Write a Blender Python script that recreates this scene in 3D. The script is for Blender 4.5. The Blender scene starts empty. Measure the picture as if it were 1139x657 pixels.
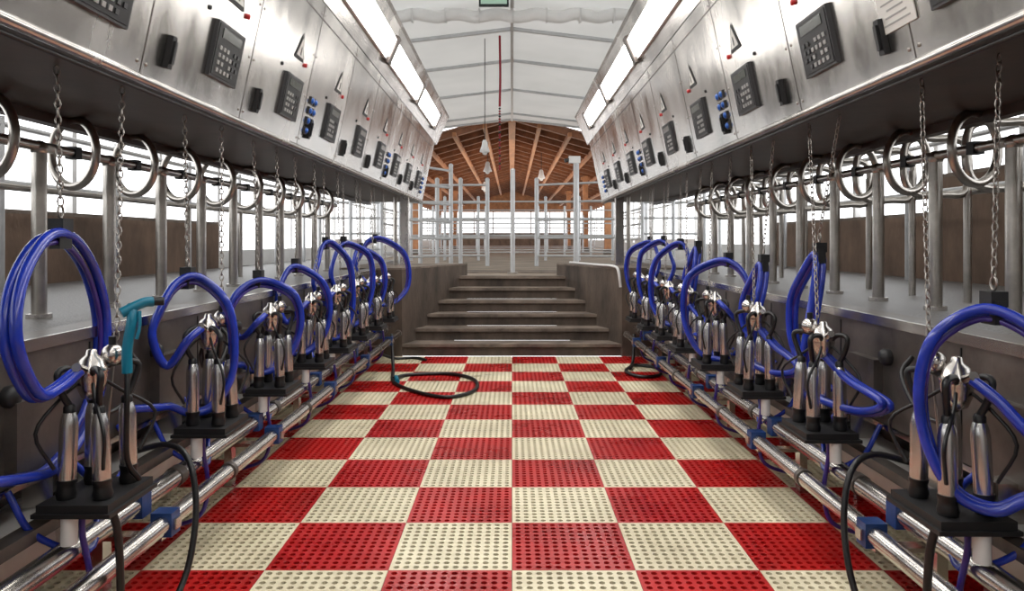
import bpy, math, random
from mathutils import Vector, Matrix
random.seed(7)
C=bpy.context.scene.collection
M={}
def mat(name,col,rough=.5,metal=0.,var=.0,nscale=8.,bump=0.,bscale=40.,emit=0.,stretch=None,rvar=0.,dark=None,coat=0.):
    m=bpy.data.materials.new(name); m.use_nodes=True
    nt=m.node_tree; b=nt.nodes['Principled BSDF']
    b.inputs['Base Color'].default_value=(*col,1); b.inputs['Roughness'].default_value=rough
    b.inputs['Metallic'].default_value=metal
    if coat: b.inputs['Coat Weight'].default_value=coat
    tc=nt.nodes.new('ShaderNodeTexCoord'); mp=nt.nodes.new('ShaderNodeMapping')
    nt.links.new(tc.outputs['Object'],mp.inputs['Vector'])
    if stretch: mp.inputs['Scale'].default_value=stretch
    if var>0 or rvar>0:
        n=nt.nodes.new('ShaderNodeTexNoise'); n.inputs['Scale'].default_value=nscale; n.inputs['Detail'].default_value=6
        n.inputs['Roughness'].default_value=.65
        nt.links.new(mp.outputs['Vector'],n.inputs['Vector'])
        if var>0:
            r=nt.nodes.new('ShaderNodeValToRGB')
            d=dark if dark else tuple(c*(1-var) for c in col)
            l=tuple(min(1,c*(1+var*.5)) for c in col)
            r.color_ramp.elements[0].position=.32; r.color_ramp.elements[1].position=.66
            r.color_ramp.elements[0].color=(*d,1); r.color_ramp.elements[1].color=(*l,1)
            nt.links.new(n.outputs['Fac'],r.inputs['Fac']); nt.links.new(r.outputs['Color'],b.inputs['Base Color'])
        if rvar>0:
            q=nt.nodes.new('ShaderNodeMapRange'); q.inputs['From Min'].default_value=.3; q.inputs['From Max'].default_value=.7
            q.inputs['To Min'].default_value=max(.02,rough-rvar); q.inputs['To Max'].default_value=rough+rvar
            nt.links.new(n.outputs['Fac'],q.inputs['Value']); nt.links.new(q.outputs['Result'],b.inputs['Roughness'])
    if bump>0:
        n2=nt.nodes.new('ShaderNodeTexNoise'); n2.inputs['Scale'].default_value=bscale; n2.inputs['Detail'].default_value=4
        nt.links.new(mp.outputs['Vector'],n2.inputs['Vector'])
        bp=nt.nodes.new('ShaderNodeBump'); bp.inputs['Strength'].default_value=bump; bp.inputs['Distance'].default_value=.01
        nt.links.new(n2.outputs['Fac'],bp.inputs['Height']); nt.links.new(bp.outputs['Normal'],b.inputs['Normal'])
    if emit>0:
        b.inputs['Emission Color'].default_value=(1,.98,.95,1); b.inputs['Emission Strength'].default_value=emit
    M[name]=m; return m
mat('steel',(.62,.59,.56),.24,1,.12,4)
mat('cup_steel',(.68,.67,.66),.27,1)
mat('panel_steel',(.60,.575,.545),.23,1,.34,2.6,.26,3.5,rvar=.08,stretch=(1,1,.35))
mat('underside_reflection',(.050,.030,.021),.45,0,.4,4,.1,10)  # cabinet underside: brown reflected in the stainless, put into the base colour
mat('seam',(.12,.10,.09),.4,.7)
mat('deck_steel',(.17,.15,.135),.42,.7,.5,3,.15,18,rvar=.1)
mat('galv',(.50,.47,.43),.28,1,.2,10)
mat('galv_white',(.56,.57,.58),.42,.4,.1,10)
mat('chain_steel',(.42,.39,.36),.35,1)
mat('blue_hose',(.013,.040,.43),.25,0,.35,5,coat=.35)
mat('violet_hose',(.05,.025,.26),.3,0,.3,5,coat=.2)
mat('black_rubber',(.008,.008,.009),.4,0,.3,12)
mat('black_plastic',(.012,.012,.013),.5)
mat('teal',(.0,.17,.27),.35)
mat('blue_clamp',(.010,.05,.20),.4,0,.3,20)
mat('blue_button',(.02,.12,.5),.3)
mat('display_grey',(.035,.035,.038),.4)
mat('key_grey',(.36,.36,.35),.5)
mat('lcd',(.07,.08,.07),.15)
mat('red_plastic',(.5,.02,.02),.35)
mat('label_white',(.75,.74,.7),.5)
mat('label_ink',(.03,.03,.03),.6)
mat('tile_red',(.53,.010,.010),.30,0,.35,1.7,.1,60,rvar=.12)
mat('tile_cream',(.84,.77,.56),.36,0,.25,1.7,.1,60,rvar=.12,dark=(.70,.62,.43))
mat('pit_slab',(.035,.015,.011),.6,0,.4,5)
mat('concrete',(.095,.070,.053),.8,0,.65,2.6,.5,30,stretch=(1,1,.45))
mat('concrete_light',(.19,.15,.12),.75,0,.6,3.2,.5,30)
mat('wall_brown',(.19,.125,.088),.8,0,.55,1.8,.3,30,stretch=(1,1,.5))
mat('deck_rubber',(.19,.182,.178),.42,0,.75,90,.5,120)
mat('cavity',(.22,.205,.19),.7,0,.4,4)
mat('pvc',(.70,.70,.69),.35,0,.1,4)
mat('white_paint',(.80,.80,.79),.5,0,.06,3)
mat('wood',(.42,.185,.078),.6,0,.4,3,stretch=(1,.15,1))
mat('wood_dark',(.22,.088,.038),.6,0,.4,3)
mat('tan_floor',(.28,.23,.18),.75,0,.35,2,.2,20)
mat('lamp_glow',(1,1,1),.5,emit=14)
mat('rope_red',(.28,.015,.03),.6)
mat('sign_green',(.0,.25,.1),.5,emit=.3)
mat('green_frame',(.02,.03,.03),.5)
m=bpy.data.materials.new('roof_sheet'); m.use_nodes=True; nt=m.node_tree
for n in list(nt.nodes): nt.nodes.remove(n)
o=nt.nodes.new('ShaderNodeOutputMaterial'); mx=nt.nodes.new('ShaderNodeMixShader')
d=nt.nodes.new('ShaderNodeBsdfDiffuse'); t=nt.nodes.new('ShaderNodeBsdfTranslucent')
tc=nt.nodes.new('ShaderNodeTexCoord'); nz=nt.nodes.new('ShaderNodeTexNoise'); nz.inputs['Scale'].default_value=.8
rp=nt.nodes.new('ShaderNodeValToRGB'); rp.color_ramp.elements[0].color=(.66,.66,.64,1); rp.color_ramp.elements[1].color=(.84,.83,.81,1)
nt.links.new(tc.outputs['Object'],nz.inputs['Vector']); nt.links.new(nz.outputs['Fac'],rp.inputs['Fac'])
nt.links.new(rp.outputs['Color'],d.inputs['Color']); nt.links.new(rp.outputs['Color'],t.inputs['Color'])
mx.inputs['Fac'].default_value=.16
nt.links.new(d.outputs[0],mx.inputs[1]); nt.links.new(t.outputs[0],mx.inputs[2]); nt.links.new(mx.outputs[0],o.inputs['Surface'])
M['roof_sheet']=m

def catmull(P,sub=6):
    P=[Vector(p) for p in P]
    if len(P)<3: return P
    out=[]
    Q=[P[0]*2-P[1]]+P+[P[-1]*2-P[-2]]
    for i in range(1,len(Q)-2):
        a,b,c,d=Q[i-1:i+3]
        for k in range(sub):
            t=k/sub
            out.append(.5*((2*b)+(c-a)*t+(2*a-5*b+4*c-d)*t*t+(3*b-a-3*c+d)*t**3))
    out.append(P[-1]); return out
class MB:
    def __init__(s): s.v=[];s.f=[];s.m=[];s.sm=[];s.mats=[]
    def add(s,V,F,mt,smooth=False):
        if mt not in s.mats: s.mats.append(mt)
        k=s.mats.index(mt); o=len(s.v)
        s.v+=[tuple(x) for x in V]
        for f in F: s.f.append(tuple(i+o for i in f)); s.m.append(k); s.sm.append(smooth)
    def box(s,c,size,mt,ax=None):
        c=Vector(c); ax=ax or (Vector((1,0,0)),Vector((0,1,0)),Vector((0,0,1)))
        V=[c+ax[0]*(i*size[0]/2)+ax[1]*(j*size[1]/2)+ax[2]*(k*size[2]/2) for i in(-1,1) for j in(-1,1) for k in(-1,1)]
        s.add(V,[(0,1,3,2),(4,6,7,5),(0,4,5,1),(2,3,7,6),(0,2,6,4),(1,5,7,3)],mt)
    def bb(s,x0,x1,y0,y1,z0,z1,mt): s.box(((x0+x1)/2,(y0+y1)/2,(z0+z1)/2),(abs(x1-x0),abs(y1-y0),abs(z1-z0)),mt)
    def rings(s,rs,mt,caps=True,closed=False):
        n=len(rs[0]); V=[p for r in rs for p in r]; F=[]
        L=len(rs)
        for i in range(L if closed else L-1):
            a=i*n;b=((i+1)%L)*n
            for j in range(n): F.append((a+j,a+(j+1)%n,b+(j+1)%n,b+j))
        s.add(V,F,mt,True)
        if caps and not closed:
            s.add(rs[0],[tuple(range(n))[::-1]],mt); s.add(rs[-1],[tuple(range(n))],mt)
    def path(s,P,r,mt,n=8,sub=6,smooth=True):
        P=catmull(P,sub) if smooth else [Vector(p) for p in P]
        T=[]
        for i in range(len(P)):
            a=P[max(0,i-1)];b=P[min(len(P)-1,i+1)]; t=b-a
            T.append(t.normalized() if t.length>1e-9 else Vector((0,0,1)))
        u=T[0].orthogonal().normalized(); rs=[]
        for i,p in enumerate(P):
            u=(u-T[i]*u.dot(T[i])); u=u.normalized() if u.length>1e-6 else T[i].orthogonal().normalized()
            w=T[i].cross(u)
            rs.append([p+(u*math.cos(2*math.pi*j/n)+w*math.sin(2*math.pi*j/n))*r for j in range(n)])
        s.rings(rs,mt)
    def cyl(s,a,b,r,mt,r2=None,n=14):
        a=Vector(a);b=Vector(b);t=(b-a).normalized();u=t.orthogonal().normalized();w=t.cross(u)
        r2=r if r2 is None else r2
        s.rings([[p+(u*math.cos(2*math.pi*j/n)+w*math.sin(2*math.pi*j/n))*q for j in range(n)] for p,q in((a,r),(b,r2))],mt)
    def lathe(s,prof,c,mt,ax=(0,0,1),n=16):
        c=Vector(c);t=Vector(ax).normalized();u=t.orthogonal().normalized();w=t.cross(u)
        s.rings([[c+t*z+(u*math.cos(2*math.pi*j/n)+w*math.sin(2*math.pi*j/n))*max(q,1e-4) for j in range(n)] for q,z in prof],mt)
    def sphere(s,c,r,mt,n=14):
        s.lathe([(r*math.sin(math.pi*i/8),-r*math.cos(math.pi*i/8)) for i in range(9)],c,mt,n=n)
    def torus(s,c,a,b,r,mt,N=24,n=8):
        c=Vector(c);a=Vector(a);b=Vector(b);nn=a.cross(b).normalized();rs=[]
        for i in range(N):
            t=2*math.pi*i/N; p=c+a*math.cos(t)+b*math.sin(t)
            rad=(a*math.cos(t)+b*math.sin(t)).normalized()
            rs.append([p+(rad*math.cos(2*math.pi*j/n)+nn*math.sin(2*math.pi*j/n))*r for j in range(n)])
        s.rings(rs,mt,closed=True)
    def chain(s,a,b,mt='chain_steel',pitch=.026):
        a=Vector(a);b=Vector(b);L=(b-a).length;t=(b-a)/L;k=max(2,int(L/pitch));u=t.cross(Vector((1,.4,0))).normalized();w=t.cross(u)
        for i in range(k):
            c=a+t*((i+.5)*L/k); q=u if i%2 else w
            s.torus(c,t*(pitch*.66),q*.0085,.0030,mt,N=8,n=4)
    def prism(s,poly,y0,y1,mt):
        n=len(poly);V=[(x,y0,z) for x,z in poly]+[(x,y1,z) for x,z in poly]
        F=[(i,(i+1)%n,n+(i+1)%n,n+i) for i in range(n)]+[tuple(range(n)),tuple(range(2*n-1,n-1,-1))]
        s.add(V,F,mt)
    def prismz(s,poly,z0,z1,mt):
        n=len(poly);V=[(x,y,z0) for x,y in poly]+[(x,y,z1) for x,y in poly]
        F=[(i,(i+1)%n,n+(i+1)%n,n+i) for i in range(n)]+[tuple(range(n))[::-1],tuple(range(n,2*n))]
        s.add(V,F,mt)
    def build(s,name,parent=None):
        me=bpy.data.meshes.new(name); me.from_pydata(s.v,[],s.f)
        for k in s.mats: me.materials.append(M[k])
        me.polygons.foreach_set('material_index',s.m); me.polygons.foreach_set('use_smooth',s.sm)
        me.update(); ob=bpy.data.objects.new(name,me); C.objects.link(ob)
        if parent: ob.parent=parent
        return ob
def empty(name):
    e=bpy.data.objects.new(name,None); C.objects.link(e); return e

STAIR=8.462; LAND=.855; DECK=1.0
# ---------- floor ----------
b=MB(); b.bb(-1.999,1.999,-3,STAIR-.01,-.15,-.014,'pit_slab'); b.build('floor')
def tilepair(offs,mt,name,parent):
    b=MB()
    N=12; cell=.0403; H=N*cell/2; E=.249
    for ox,oy in offs:
        cx=ox*.5+.25; cy=oy*.5+.25
        for (x0,x1,y0,y1) in((-E,-H,-E,E),(H,E,-E,E),(-H,H,-E,-H),(-H,H,H,E)):
            b.add([(cx+x0,cy+y0,0),(cx+x1,cy+y0,0),(cx+x1,cy+y1,0),(cx+x0,cy+y1,0)],[(0,1,2,3)],mt)
        h=cell/2
        for i in range(N):
            for j in range(N):
                x=cx-H+(i+.5)*cell; y=cy-H+(j+.5)*cell
                O=[(h,0),(h,h),(0,h),(-h,h),(-h,0),(-h,-h),(0,-h),(h,-h)]
                r=.0132
                V=[(x+a,y+c,0) for a,c in O]
                I=[(x+r*math.cos(k*math.pi/4),y+r*math.sin(k*math.pi/4)) for k in range(8)]
                V+=[(p,q,0) for p,q in I]+[(p,q,-.012) for p,q in I]
                F=[(k,(k+1)%8,8+(k+1)%8,8+k) for k in range(8)]+[(8+k,8+(k+1)%8,16+(k+1)%8,16+k) for k in range(8)]
                b.add(V,F,mt)
        S=[(-E,-E),(E,-E),(E,E),(-E,E)]
        V=[(cx+a,cy+c,0) for a,c in S]+[(cx+a,cy+c,-.013) for a,c in S]
        b.add(V,[(k,4+k,4+(k+1)%4,(k+1)%4) for k in range(4)],mt)
    ob=b.build(name,parent); ob.location=(-2,STAIR-9,0)
    for ax,cnt in((0,4),(1,9)):
        a=ob.modifiers.new('array','ARRAY'); a.count=cnt; a.use_relative_offset=False; a.use_constant_offset=True
        v=[0,0,0]; v[ax]=1.0; a.constant_offset_displace=v
fm=empty('checkered_floor_mat')
tilepair([(1,0),(0,1)],'tile_red','red_tiles',fm)
tilepair([(0,0),(1,1)],'tile_cream','cream_tiles',fm)
# ---------- stairs ----------
def hw(y): return 1.27-(y-STAIR)*.36
b=MB()
for i in range(6):
    y0=STAIR+.3*i; y1=y0+.3 if i<5 else 10.25; z=.1425*(i+1); zb=max(0,z-.1425)
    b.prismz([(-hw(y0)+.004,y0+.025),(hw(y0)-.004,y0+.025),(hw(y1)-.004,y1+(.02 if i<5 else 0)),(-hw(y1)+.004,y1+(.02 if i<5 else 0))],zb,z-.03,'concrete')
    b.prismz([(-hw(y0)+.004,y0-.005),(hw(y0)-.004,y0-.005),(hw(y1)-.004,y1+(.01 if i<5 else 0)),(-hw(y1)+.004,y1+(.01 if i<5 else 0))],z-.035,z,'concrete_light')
for s in(-1,1):
    P=[(s*hw(STAIR),STAIR),(s*hw(10.25),10.25),(s*1.998,10.25),(s*1.998,STAIR)]
    if s<0: P=P[::-1]
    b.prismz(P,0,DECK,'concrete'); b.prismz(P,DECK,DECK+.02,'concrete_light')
b.build('staircase')
# ---------- decks ----------
for s,nm in((-1,'left'),(1,'right')):
    b=MB()
    b.bb(s*1.60,s*3.6,-3,STAIR-.003,.88,DECK,'deck_rubber')
    b.bb(s*2.0,s*3.6,STAIR-.003,13,.86,DECK,'deck_rubber')
    b.bb(s*1.56,s*1.60,-3,STAIR-.003,.56,DECK+.012,'deck_steel')
    b.bb(s*1.56,s*1.68,-3,STAIR-.003,DECK+.001,DECK+.014,'deck_steel')
    b.bb(s*1.56,s*1.62,-3,STAIR-.003,.54,.565,'steel')
    b.bb(s*1.545,s*1.56,-3,STAIR-.003,.975,DECK+.014,'steel')
    b.bb(s*2.0,s*2.1,-3,STAIR-.003,-.15,.879,'cavity')
    for k in range(-1,8):
        d=(2.26 if s<0 else 2.1)+.93*k
        if d<8.3:
            b.lathe([(.034,0),(.036,.02),(.026,.034),(.0,.036)],(s*1.56,d,.85),'black_plastic',ax=(-s,0,0))
            b.bb(s*1.556,s*1.562,d+.44,d+.446,.57,.96,'black_plastic')
    b.build('cow_platform')
    b=MB(); b.path([(s*1.8,-2.5,.24),(s*1.8,8.4,.24)],.12,'pvc',n=24,smooth=False)
    for k in range(8): b.cyl((s*1.8,.6+k*1.05,.24),(s*1.8,.66+k*1.05,.24),.135,'pvc',n=24); b.bb(s*1.77,s*1.83,.61+k*1.05,.65+k*1.05,0,.13,'steel')
    b.build('vacuum_pipe')
# ---------- rail pipes ----------
for s in(-1,1):
    b=MB()
    D0=2.75 if s<0 else 2.65
    b.cyl((s*1.30,-.5,.275),(s*1.30,8.35,.275),.034,'steel',n=20)
    b.cyl((s*1.41,-.5,.345),(s*1.41,8.35,.345),.038,'steel',n=20)
    b.cyl((s*1.50,-.5,.27),(s*1.50,8.35,.27),.028,'steel',n=18)
    b.bb(s*1.47,s*1.53,-.5,8.35,.40,.44,'deck_steel')
    for k in range(-2,5):
        d=D0+k*1.25
        b.bb(s*1.262,s*1.34,d-.035,d+.035,.232,.32,'blue_clamp')
        b.bb(s*1.25,s*1.264,d-.02,d+.02,.255,.295,'steel')
        b.bb(s*1.30,s*1.56,d-.03,d+.03,.215,.232,'steel')
        b.bb(s*1.37,s*1.45,d-.035,d+.035,.30,.388,'blue_clamp')
        b.bb(s*1.52,s*1.56,d-.03,d+.03,0,.56,'steel')
        b.cyl((s*1.30,d+.6,.275),(s*1.30,d+.63,.275),.04,'deck_steel')
        b.cyl((s*1.41,d+.3,.345),(s*1.41,d+.35,.345),.043,'deck_steel')
    b.build('rail_pipe_rack')

# ---------- cabinets ----------
X0,Z0,X1,Z1=1.30,1.90,1.12,2.75
def pf(s,D,t,off=0.):
    return Vector((s*(X0-(X0-X1)*t)-s*.978*off,D,Z0+(Z1-Z0)*t-.207*off))
def pax(s): return (Vector((0,1,0)),Vector((-s*.207,0,.978)),Vector((-s*.978,0,-.207)))
YE=10.6
for s in(-1,1):
    root=empty('milking_control_cabinet')
    b=MB()
    b.prism([(s*X0,Z0),(s*X1,Z1),(s*2.1,Z1+.05),(s*2.1,Z0+.0)],-2.5,YE,'panel_steel')
    b.prism([(s*(X0+.02),Z0-.006),(s*(X0+.02),Z0-.0005),(s*2.1,Z0-.0005),(s*2.1,Z0-.006)],-2.5,YE,'underside_reflection')
    b.bb(s*2.04,s*2.1,-2.5,YE,Z0-.05,Z0-.006,'underside_reflection')
    b.cyl((s*(X0),-2.5,Z0+.0),(s*(X0),YE,Z0+.0),.018,'panel_steel',n=12)
    b.cyl((s*(X0+.02),-2.5,Z0-.03),(s*(X0+.02),YE,Z0-.03),.008,'black_rubber',n=8)
    b.build('housing',root)
    b=MB(); ax=pax(s)
    D0=3.18 if s<0 else 2.98
    for k in range(-2,9):
        d=D0+.93*k
        if d>YE-.2: continue
        T=.28
        b.box(pf(s,d,T,.008),(.29,.235,.02),'display_grey',ax)
        b.box(pf(s,d,T,.019),(.27,.215,.004),'black_plastic',ax)
        b.box(pf(s,d,T+.085,.022),(.20,.04,.004),'lcd',ax)
        for i in range(6):
            for j in range(4):
                if (i+j*3)%7==5: continue
                b.box(pf(s,d-.095+i*.038,T-.095+j*.036,.023),(.020,.017,.005),'key_grey' if (i<4) else 'display_grey',ax)
        h=d-.48
        b.box(pf(s,h,.15,.012),(.032,.12,.022),'black_plastic',ax)
        b.box(pf(s,h,.15,.026),(.018,.085,.012),'black_rubber',ax)
        q=.60
        def tri(sz,off,mt):
            c=pf(s,d+.02,q,off); b.add([c-ax[0]*sz*.5-ax[1]*sz*.34,c+ax[0]*sz*.5-ax[1]*sz*.34,c+ax[1]*sz*.56],[(0,1,2)],mt)
        tri(.17,.004,'label_ink'); tri(.12,.006,'label_white')
        b.box(pf(s,d+.02,q-.01,.008),(.010,.045,.002),'label_ink',ax)
        b.lathe([(.013,0),(.013,.012),(0,.014)],pf(s,d+.15,q-.07),'red_plastic',ax=ax[2],n=10)
        b.lathe([(.010,0),(.010,.006),(0,.007)],pf(s,d-.22,.44),'black_plastic',ax=ax[2],n=10)
        if k%3==1:
            for i in range(2):
                for j in range(4):
                    p=pf(s,d+.40+i*.075,.13+j*.072); b.box(p+ax[2]*.004,(.05,.045,.01),'display_grey',ax)
                    b.lathe([(.018,0),(.018,.014),(.012,.02),(0,.021)],p,'blue_button',ax=ax[2],n=12)
        m_=d+.30
        b.box(pf(s,m_,.5,.0004),(.004,.86,.002),'seam',ax)
        for t in(.06,.35,.64,.93):
            for dd in(-.03,.03): b.lathe([(.007,0),(.007,.003),(0,.004)],pf(s,m_+dd,t),'chain_steel',ax=ax[2],n=8)
    b.box(pf(s,4.05,.90,.001),(13.0,.006,.003),'seam',ax)
    if s>0:
        b.box(pf(s,2.40,.29,.004),(.21,.24,.004),'label_white',ax)
        for j in range(9): b.box(pf(s,2.40,.18+j*.027,.0065),(.16-.03*(j%3),.006,.001),'key_grey',ax)
    b.build('controls',root)
    b=MB()
    P=[(s*1.12,2.76),(s*.95,3.15),(s*.93,3.17),(s*.97,3.20),(s*1.35,3.0),(s*1.35,2.78)]
    b.prism(P,-2.5,YE+.3,'panel_steel')
    u=Vector((-s*.17,0,.39)).normalized(); nn=Vector((-s*u.z,0,-abs(u.x))); 
    c0=Vector((s*1.035,0,2.955))
    for k in range(-1,6):
        y=1.62+k*1.83
        if y+.85>YE+.3: break
        c=c0+Vector((0,y,0))
        b.box(c+nn*.012,(1.72,.20,.03),'white_paint',(Vector((0,1,0)),u,nn))
        b.box(c+nn*.034,(1.62,.155,.03),'lamp_glow',(Vector((0,1,0)),u,nn))
        b.box(c+nn*.02+Vector((0,.915,0)),(.11,.24,.06),'seam',(Vector((0,1,0)),u,nn))
    b.build('strip_light_fixture')
    yy=9.3
    b=MB(); x=s*1.36
    b.bb(x-.05,x+.05,yy-.06,yy+.06,DECK+.02,Z0-.008,'panel_steel'); b.bb(x-.08,x+.08,yy-.09,yy+.09,DECK+.02,DECK+.035,'steel')
    b.cyl((x+s*.12,yy,DECK+.02),(x+s*.12,yy,Z0-.008),.025,'galv')
    b.build('cabinet_support_post')

# ---------- milking units ----------
def unit(s,D,hdy,hz,kind,r,phi,dcx=.0,dcy=0.,asp=1.,Hxx=1.46,gun=False,blackloop=True,seed=0):
    rnd=random.Random(seed)
    b=MB(); x=s*1.34
    b.bb(x-.11,x+.11,D-.14,D+.14,.50,.525,'black_plastic')
    b.bb(x-.12,x+.12,D-.15,D+.15,.487,.50,'black_plastic')
    b.bb(s*1.46,s*1.56,D-.04,D+.04,.48,.60,'steel')
    b.bb(s*1.52,s*1.56,D-.12,D+.12,.585,.83,'deck_steel')
    claw=Vector((x+s*.02,D,.90+rnd.uniform(-.01,.02)))
    for i in(-1,1):
        for j in(-1,1):
            cx=x+i*.058; cy=D+j*.078+rnd.uniform(-.008,.008)
            ax=(-i*.02+rnd.uniform(-.025,.025),-j*.02+rnd.uniform(-.025,.025),1)
            b.lathe([(.028,0),(.031,.015),(.027,.03),(.026,.045),(.029,.05),(.029,.06)],(cx,cy,.525),'black_rubber',ax=ax)
            b.lathe([(.0265,.06),(.0265,.07),(.027,.075),(.027,.225),(.024,.25),(.018,.268)],(cx,cy,.525),'cup_steel',ax=ax)
            b.lathe([(.018,.266),(.018,.285),(.012,.293)],(cx,cy,.525),'black_rubber',ax=ax)
            A=Vector(ax).normalized(); top=Vector((cx,cy,.525))+A*.285
            out=Vector((i*.05,j*.07,0))
            b.path([top,top+A*.05+out*.3,top+Vector((0,0,.11))+out*.4,claw+out*.7+Vector((0,0,.03)),claw+out*.15+Vector((0,0,-.02))],.011,'black_rubber',n=7,sub=5)
            b.path([Vector((cx,cy,.525))+A*.10+out*.45,Vector((cx,cy,.525))+A*.22+out*1.1,claw+out*1.1+Vector((0,0,-.06)),claw+out*.2],.006,'black_rubber',n=6,sub=4)
    b.lathe([(.012,-.075),(.03,-.065),(.042,-.035),(.047,0),(.047,.012),(.050,.014),(.050,.022),(.044,.03),(.036,.055),(.018,.068),(.014,.085),(0,.088)],claw,'steel',n=20)
    b.cyl(claw+Vector((0,-.03,.02)),claw+Vector((-s*.01,-.10,.045)),.014,'steel')
    b.sphere(claw+Vector((-s*.035,.06,.06)),.036,'steel')
    b.cyl(claw+Vector((-s*.035,.06,.09)),claw+Vector((-s*.035,.06,.12)),.012,'black_rubber')
    Hx=s*Hxx; H=Vector((Hx,D+hdy,hz))
    b.box(H+Vector((0,0,.01)),(.05,.055,.045),'black_plastic'); b.box(H+Vector((0,0,-.03)),(.035,.065,.07),'black_plastic')
    b.torus(H+Vector((0,0,.055)),(0,.014,0),(0,0,.02),.004,'chain_steel',N=10,n=5)
    top=Vector((s*1.46,D+hdy*.3-.02,Z0-.012)); b.chain(top,H+Vector((0,0,.075)))
    cy_=.05 if kind!='ring' else .14
    b.chain((s*1.42,D+.30,Z0-.012),claw+Vector((-s*.005,cy_,.10)))
    b.path([claw+Vector((-s*.005,cy_,.11)),claw+Vector((0,.11,-.10)),claw+Vector((s*.03,.13,-.28))],.004,'chain_steel',n=5)
    a=Vector((s*math.sin(phi),math.cos(phi),0)); n_=Vector((a.y,-a.x,0))*s
    for q in range(3):
        mt='violet_hose' if q==2 else 'blue_hose'
        rr=(.0165,.0155,.009)[q]; off=(-.016,.016,.0)[q]
        R=r-.010*q+rnd.uniform(-.004,.004)
        o=n_*off+Vector((0,0,-.008*q))
        if kind=='ring':
            cen=Vector((Hx-s*dcx,D+hdy+dcy,hz-r-.015)); Hh=Vector((s*dcx,-dcy,0))
            P=[claw+Vector((0,-.08,.03))+o*.6, claw+Vector((s*.03,-.14,.01))+o+Vector((0,0,-.02)),
               cen-a*R*asp*.62+Vector((0,0,-R*.22))+o-n_*.02,
               cen-a*R*asp*.93+Vector((0,0,R*.22))+o-n_*.015]
            for th in(140,108,78,42,8,-28,-62,-92,-118):
                t_=math.radians(th); rad=R*(1+.04*math.sin(th*.05+seed*2))
                pull=max(0,1-abs(th-90)/45)
                P.append(cen+Hh*pull+a*rad*asp*math.cos(t_)+Vector((0,0,rad*math.sin(t_)))+o+n_*.03*(108-th)/226)
            e=cen-a*R*asp*.95+Vector((s*.05,0,-R*.80))+o
            if abs(e.x)>1.5: e.x=s*1.5
            P+=[e,Vector((s*1.55,e.y-.12,e.z+.02))]
        elif kind=='u':
            P=[claw+Vector((0,.02,-.04))+o*.5,claw+Vector((s*.06,-.12,-.14))+o,Vector((Hx,D-.34,.70))+o,Vector((Hx-s*.02,D-.20,.635))+o,Vector((Hx-s*.08,D+hdy*.4-.03,.63))+o,
               Vector((Hx-s*.08,D+hdy-.03,.71))+o,Vector((Hx-s*.06,D+hdy-.045,.92))+o,Vector((Hx-s*.02,D+hdy-.035,hz-.14))+o,Vector((Hx,D+hdy+.01,hz-.02))+o,
               Vector((Hx-s*.02,D+hdy+.10,hz-.10))+o,Vector((Hx-s*.05,D+hdy+.20,hz-.27))+o,Vector((Hx-s*.03,D+hdy+.19,.78))+o,Vector((s*1.53,D+hdy+.05,.62))+o]
        b.path(P,rr,mt,n=10,sub=6)
    b.path([(x+s*.05,D+.12,.49),(x+s*.08,D+.14,.40),(x+s*.03,D+.0,.33),(s*1.48,D-.10,.42),(s*1.55,D-.12,.56)],.011,'blue_hose',n=7)
    b.path([(s*1.55,D+.52,.60),(s*1.49,D+.46,.56),(s*1.45,D+.36,.47),(s*1.46,D+.24,.46),(s*1.50,D+.16,.55),(s*1.55,D+.12,.62)],.013,'blue_hose',n=8)
    b.path([(s*1.55,D+.60,.88),(s*1.49,D+.56,.82),(s*1.48,D+.44,.72),(s*1.49,D+.30,.70),(s*1.47,D+.18,.78),(s*1.42,D+.10,.86)],.010,'black_rubber',n=7)
    b.path([(x+s*.02,D-.05,.49),(x+s*.02,D-.05,.40),(s*1.355,D-.02,.25),(s*1.40,D,.10),(s*1.6,D+.05,.02)],.010,'violet_hose',n=7)
    b.cyl((x+s*.02,D-.12,.40),(x+s*.02,D-.12,.485),.024,'pvc',n=14)
    if blackloop:
        b.path([(s*1.50,D+.50,.50),(s*1.32,D+.44,.55),(s*1.21,D+.38,.50),(s*1.165,D+.33,.32),(s*1.17,D+.24,.12),(s*1.22,D+.10,.03),(s*1.40,D-.05,.02),(s*1.58,D-.1,.05)],.0115,'black_rubber',n=8)
        b.path([(x-s*.10,D-.1,.50),(x-s*.11,D-.08,.40),(x-s*.09,D-.03,.16),(x-s*.04,D+.03,.03),(s*1.58,D+.1,.02)],.0125,'black_rubber',n=8)
    b.build('milking_cluster')
    if gun:
        g=MB(); p=Vector((s*1.255,D+.02,1.02))
        g.path([p+Vector((0,0,-.12)),p+Vector((0,0,-.04)),p+Vector((-s*.01,.01,.05)),p+Vector((-s*.0,.03,.10))],.017,'teal',n=10)
        g.path([p+Vector((s*.02,0,.075)),p+Vector((-s*.03,.04,.105)),p+Vector((-s*.055,.06,.108))],.017,'teal',n=10)
        g.cyl(p+Vector((-s*.05,.06,.108)),p+Vector((-s*.085,.075,.108)),.014,'black_rubber')
        g.path([p+Vector((-s*.03,.02,.08)),p+Vector((-s*.035,.01,.03)),p+Vector((-s*.03,0,-.01))],.006,'teal',n=6)
        g.path([p+Vector((0,0,-.11)),p+Vector((-s*.01,-.02,-.22)),p+Vector((-s*.0,.0,-.40)),p+Vector((-s*.02,.04,-.48))],.009,'black_rubber')
        g.build('spray_gun')
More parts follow.
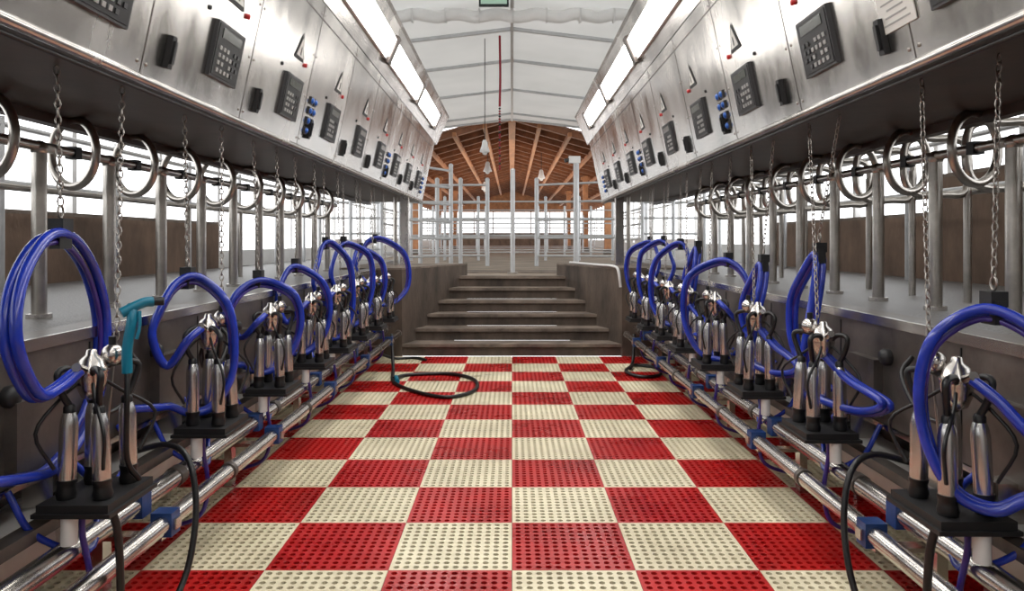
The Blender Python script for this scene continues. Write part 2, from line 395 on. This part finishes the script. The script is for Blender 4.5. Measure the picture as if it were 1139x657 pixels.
L=[(2.37,.0,1.37,'ring',.385,.17),
   (3.28,.02,1.18,'ring',.30,-.9,.06,-.08,.62),
   (4.12,.10,1.13,'ring',.26,-1.1,.06,-.08,.8),
   (4.95,.0,1.18,'ring',.30,-.9,.06,-.05,.65),
   (5.65,.1,1.33,'ring',.38,-.8,.07,-.05,.5),(6.35,.0,1.34,'ring',.36,-.9,.07,0,.6),(7.05,.0,1.28,'ring',.32,-.9,.07,0,.6),(7.75,.05,1.37,'ring',.36,-1.0,.08,0,.9)]
R=[(2.24,-.08,1.15,'ring',.285,-1.0,.05,-.07,.66,1.42),
   (3.2,.28,1.29,'u',.3,0),(4.05,.20,1.22,'u',.3,0),
   (4.9,.05,1.22,'ring',.33,-1.1,.08,-.05,.75),(5.65,.1,1.30,'u',.34,-.3),(6.35,.0,1.32,'ring',.36,-.9,.07,0,.6),(7.05,.0,1.35,'ring',.33,-1.,.07,0,.6),(7.75,.0,1.35,'ring',.33,-1.,.07,0,.6)]
for i,u in enumerate(L): unit(-1,*u,gun=(i==0),blackloop=i in(0,),seed=i+1)
for i,u in enumerate(R): unit(1,*u,blackloop=i in(0,),seed=i+31)

# floor hoses
b=MB()
b.path([(-1.30,7.9,.32),(-1.2,7.4,.05),(-1.09,6.8,.017),(-.80,6.35,.017),(-.53,6.17,.017),(-.33,6.45,.017),(-.36,6.95,.017),(-.62,7.25,.017),(-1.0,7.2,.017),(-1.12,6.95,.03)],.017,'black_rubber')
b.cyl((-1.11,7.0,.03),(-1.06,6.78,.03),.022,'teal'); b.build('floor_washdown_hose')
b=MB()
b.path([(1.35,8.1,.30),(1.30,7.9,.02),(1.15,7.4,.017),(1.25,7.1,.017),(1.45,7.2,.017),(1.5,7.6,.017),(1.3,7.75,.02),(1.2,7.45,.035)],.017,'black_rubber'); b.build('floor_washdown_hose')
b=MB(); b.path([(-.95,8.1,.017),(-1.1,8.25,.017),(-1.3,8.2,.017),(-1.45,8.0,.1)],.015,'black_rubber'); b.build('floor_washdown_hose')
b=MB(); b.path([(.80,10.1,1.037),(.90,9.75,1.037),(1.0,9.3,1.037),(1.10,8.9,1.037),(1.18,8.6,1.037),(1.22,8.44,1.0),(1.25,8.43,.80)],.016,'pvc'); b.build('water_hose')

# ---------- stall rump rails ----------
for s in(-1,1):
    b=MB(); XR=2.02; ZR=1.735
    y0=2.83 if s<0 else 2.65
    b.cyl((s*XR,-1.5,ZR),(s*XR,8.4,ZR),.022,'galv',n=12)
    for k in range(-2,10):
        y=y0+k*.545
        an=.40
        a=Vector((math.cos(an)*s,math.sin(an),0))
        b.torus((s*XR,y,ZR),a*.15,(0,0,.155),.0195,'galv',N=32,n=10)
        b.box((s*XR,y,ZR),(.05,.05,.055),'black_plastic')
        yp=y+.30
        b.cyl((s*XR,yp,DECK),(s*XR,yp,ZR-.03),.030,'galv',n=14)
        b.cyl((s*XR,yp,DECK),(s*XR,yp,DECK+.02),.05,'steel',n=14)
        b.sphere((s*XR,yp,ZR-.01),.036,'galv',n=12)
        if s>0:
            c=Vector((s*2.28,y+.2,1.76))
            b.path([c+Vector((0,.0,.12)),c+Vector((-.12,0,.12)),c+Vector((-.17,0,.06)),c+Vector((-.17,0,-.10)),c+Vector((-.10,0,-.18)),c+Vector((.05,0,-.18)),c+Vector((.16,0,-.16)),c+Vector((.17,0,.06)),c+Vector((.1,0,.12)),c+Vector((0,.0,.12))],.020,'galv',n=8,sub=4)
            b.cyl((c.x+.17,c.y,DECK),(c.x+.17,c.y,c.z),.02,'galv')
        elif k%2:
            b.cyl((s*2.5,y+.1,DECK),(s*2.5,y+.1,1.60),.02,'galv')
    b.cyl((s*2.5,-1.5,1.60),(s*2.5,8.4,1.60),.018,'galv')
    b.build('stall_rump_rail')
    b=MB()
    for z in(1.72,2.1): b.cyl((s*3.35,-1,z),(s*3.35,12.5,z),.018,'galv_white',n=10)
    for k in range(10): b.cyl((s*3.35,-.8+k*1.4,DECK),(s*3.35,-.8+k*1.4,2.15),.024,'galv_white',n=10)
    b.build('stall_fence')
    b=MB()
    for x in(2.1,2.6,3.1): b.cyl((s*x,11.8,DECK),(s*x,11.8,2.3),.03,'galv_white',n=10)
    for z in(1.2,1.45,1.7,1.95,2.2): b.cyl((s*2.1,11.8,z),(s*3.1,11.8,z),.018,'galv_white',n=8)
    b.build('holding_gate')

# ---------- shell ----------
def sidewall(s,nm,segs):
    b=MB()
    for y0,y1,top,mt in segs:
        b.bb(s*3.602,s*3.75,y0,y1,0,top,mt); b.bb(s*3.602,s*3.76,y0,y1,top,top+.03,'concrete_light' if mt=='wall_brown' else 'white_paint')
    b.bb(s*3.602,s*3.75,-3,24,2.75,4.84,'white_paint'); b.build('wall_'+nm)
    b=MB()
    for y0,y1,top,mt in segs:
        y=y0+.1
        while y<y1: b.bb(s*3.64,s*3.70,y-.03,y+.03,top+.03,2.75,'white_paint'); y+=1.5
    for z in(2.15,): b.bb(s*3.65,s*3.69,-3,24,z,z+.03,'white_paint')
    b.build('window_'+('1' if s<0 else '2'))
sidewall(-1,'left',[(-3,9,1.53,'wall_brown'),(9,24,1.18,'white_paint')])
sidewall(1,'right',[(-3,6.2,1.86,'wall_brown'),(6.2,10,1.55,'wall_brown'),(10,24,1.25,'white_paint')])
b=MB(); b.bb(-3.75,3.75,-3.15,-3.01,-.15,4.85,'white_paint'); b.build('wall_back')
RZ=5.33
b=MB()
b.add([(-3.9,-3.2,RZ-.46),(0,-3.2,RZ),(0,24,RZ),(-3.9,24,RZ-.46),(3.9,-3.2,RZ-.46),(3.9,24,RZ-.46)],[(0,1,2,3),(1,4,5,2)],'roof_sheet')
b.build('ceiling')
b=MB()
for y in(1.5,4.5,7.5,10.5,13.7,16.1,19.2,22.8,23.9):
    for s in(-1,1):
        u=Vector((s*3.6,0,-.43)).normalized(); w=Vector((0,1,0)); n_=u.cross(w)
        b.box(Vector((s*1.8,y,RZ-.25)),(3.6,.06,.06),'galv_white',(u,w,n_))
b.bb(-.03,.03,-3,24,RZ-.08,RZ-.02,'galv_white'); 
b.build('roof_rafters')
b=MB()
P=[]
for k in range(25):
    P.append((-2.4+k*.2,12,5.02+.03*math.sin(k*1.9)))
b.path(P,.10,'white_paint',n=12,sub=3)
for k in range(9): b.cyl((-2.2+k*.55,12,5.02),(-2.17+k*.55,12,5.02),.125,'pvc')
b.bb(-2.0,2.0,11.95,12.05,5.0,5.04,'pvc')
b.build('rolled_curtain')
b=MB(); b.bb(-.52,-.05,11.5,11.56,5.02,5.22,'green_frame'); b.bb(-.49,-.08,11.49,11.5,5.05,5.19,'sign_green'); b.bb(-.3,-.27,11.51,11.55,5.22,5.28,'steel'); b.build('exit_sign')
b=MB(); X=-.235
b.path([(X,14,5.25),(X+.01,14,4.5),(X,14,3.9)],.022,'rope_red',n=8)
for k in range(24): b.lathe([(.01,-.02),(.026,0),(.01,.02)],(X,14,3.86-k*.05),'rope_red' if k%3 else 'label_ink',n=8)
b.build('pull_rope')
def pendant(x,y,z,top,k=1.):
    b=MB(); b.cyl((x,y,z+.1*k),(x,y,top),.008*k,'label_ink'); b.lathe([(.03*k,.16*k),(.05*k,.12*k),(.06*k,.05*k),(.10*k,-.06*k),(.09*k,-.07*k)],(x,y,z),'white_paint'); b.sphere((x,y,z-.08*k),.05*k,'pvc'); b.build('pendant_lamp')
pendant(-.52,14,3.1,5.2)
pendant(-.9,27,4.0,5.0,1.6); pendant(1.2,30,4.0,4.95,1.6); pendant(-1.3,35,3.9,4.9,1.6)

# far barn
b=MB(); b.bb(-7,7,10.25+.001,60,LAND-.2,LAND-.001,'tan_floor'); 
b.build('floor_landing')
b=MB()
b.bb(-.75,.75,10.9,11.8,LAND-.0005,LAND+.012,'concrete_light'); b.build('rubber_mat')
b=MB()
GZ=5.6; BW=6.2; SL=.283
for s in(-1,1):
    b.add([(0,24.2,GZ),(s*BW,24.2,GZ-BW*SL),(s*BW,60,GZ-BW*SL),(0,60,GZ)],[(0,1,2,3)],'wood')
    for k in range(24):
        y=24.4+k*1.5; u=Vector((s,0,-SL)).normalized(); w=Vector((0,1,0))
        b.box(Vector((s*BW/2,y,GZ-BW/2*SL-.14)),(BW*1.03,.12,.20),'wood_dark',(u,w,u.cross(w)))
    for x in(.9,1.9,2.9,3.9,4.9): b.box((s*x,42,GZ-x*SL-.24),(.12,36,.14),'wood')
b.bb(-.12,.12,24.2,60,GZ-.35,GZ-.1,'wood')
b.build('ceiling_barn')
b=MB()
b.add([(-3.9,24.1,4.9),(0,24.1,RZ+.0),(3.9,24.1,4.9),(BW,24.1,3.5),(BW,24.1,6.5),(-BW,24.1,6.5),(-BW,24.1,3.5)],[(0,1,5),(1,4,5),(1,2,4),(2,3,4),(0,5,6)],'wood_dark')
b.build('wall_gable')
b=MB()
b.bb(-BW,BW,60,60.2,.6,2.0,'wall_brown'); b.bb(-BW,BW,60,60.2,3.7,6,'wood')
for k in range(9): b.bb(-BW+k*1.55-.05,-BW+k*1.55+.05,60,60.15,2.0,3.7,'white_paint')
b.build('wall_far')
for s,nm in((-1,'far_left'),(1,'far_right')):
    b=MB(); b.bb(s*BW,s*(BW+.15),24,60,.6,1.4,'white_paint')
    for k in range(13): b.bb(s*BW,s*(BW+.1),24+k*3,24.15+k*3,1.4,3.8,'white_paint')
    b.build('wall_'+nm)
def gate(x0,x1,y,zb,zt,n,posts,y1=None,rp=.040,rr=.022):
    y1=y if y1 is None else y1
    b=MB()
    for k in range(n):
        z=zb+.2+(zt-zb-.3)*k/(n-1); b.cyl((x0,y,z),(x1,y1,z),rr,'galv_white',n=10)
    for t in posts:
        x=x0+(x1-x0)*t; yy=y+(y1-y)*t
        b.cyl((x,yy,zb),(x,yy,zt),rp,'galv_white',n=12); b.sphere((x,yy,zt),rp*1.08,'galv_white',n=10)
    return b
gate(-1.75,-.47,14,LAND,2.5,5,(0,.25,.6,1)).build('livestock_gate')
gate(.47,1.9,14,LAND,2.5,5,(0,.5,1),y1=13.2).build('livestock_gate')
b=gate(-1.9,-1.15,12.5,LAND,2.75,6,(0,1),y1=13.8); b.build('livestock_gate')
b=MB(); b.cyl((1.13,12.9,LAND),(1.13,12.9,2.7),.05,'galv_white'); b.bb(1.0,1.2,12.84,12.96,2.7,2.82,'white_paint'); b.cyl((1.0,12.9,2.76),(.93,12.88,2.74),.035,'label_ink'); b.build('security_camera_post')
b=MB(); b.cyl((.01,10.7,LAND),(.01,10.7,2.36),.034,'galv_white',n=14); b.cyl((.01,10.7,LAND),(.01,10.7,LAND+.02),.08,'galv'); b.sphere((.01,10.7,2.36),.036,'galv_white')
b.build('gate_post')
for y,xs in((18,3.3),(23,3.3),(31,6),(40,6)):
    g=gate(-xs,xs,y,LAND,2.4,4,tuple(i/8 for i in range(9)),rp=.035,rr=.02); g.build('barn_railing')
for s in(-1,1):
    gate(s*2.6,s*2.61,14.5,LAND,2.4,5,(0,1),y1=17.8).build('barn_railing')
    for y in(26,34,44):
        b=MB(); zt=GZ-3.4*SL-.30
        b.bb(s*3.4-.12,s*3.4+.12,y-.12,y+.12,LAND,zt,'wood')
        b.bb(s*3.4-.2,s*3.4+.2,y-.1,y+.1,zt-.17,zt-.05,'wood'); b.bb(s*3.4-.15,s*3.4+.15,y-.15,y+.15,LAND,LAND+.15,'concrete')
        b.build('timber_post')

# ---------- light ----------
w=bpy.data.worlds.new('World'); bpy.context.scene.world=w; w.use_nodes=True
bg=w.node_tree.nodes['Background']; bg.inputs['Color'].default_value=(.97,.985,1,1); bg.inputs['Strength'].default_value=2.8
def area(n,loc,size,e,rot=(0,0,0),col=(1,.97,.93)):
    l=bpy.data.lights.new(n,'AREA'); l.shape='RECTANGLE'; l.size=size[0]; l.size_y=size[1]; l.energy=e; l.color=col
    o=bpy.data.objects.new(n,l); o.location=loc; o.rotation_euler=rot; C.objects.link(o)
area('ridge_fill',(0,6,5.0),(1.2,9),100)  # added fill below the ridge, no fixture hangs here
area('barn_ceiling_fill',(0,38,2.9),(6,20),420,rot=(math.pi,0,0),col=(1,.86,.70))  # added fill aimed upward to brighten the timber ceiling, not a barn fixture
bpy.context.scene.view_settings.view_transform='Standard'
# ---------- camera ----------
cd=bpy.data.cameras.new('Camera'); cam=bpy.data.objects.new('Camera',cd); C.objects.link(cam)
cam.location=(0,0,1.33); cam.rotation_euler=(math.pi/2,0,0)
cd.sensor_width=36; cd.lens=36*815/1139; cd.shift_y=-(328.5-268)/1139; cd.clip_end=200
bpy.context.scene.camera=cam
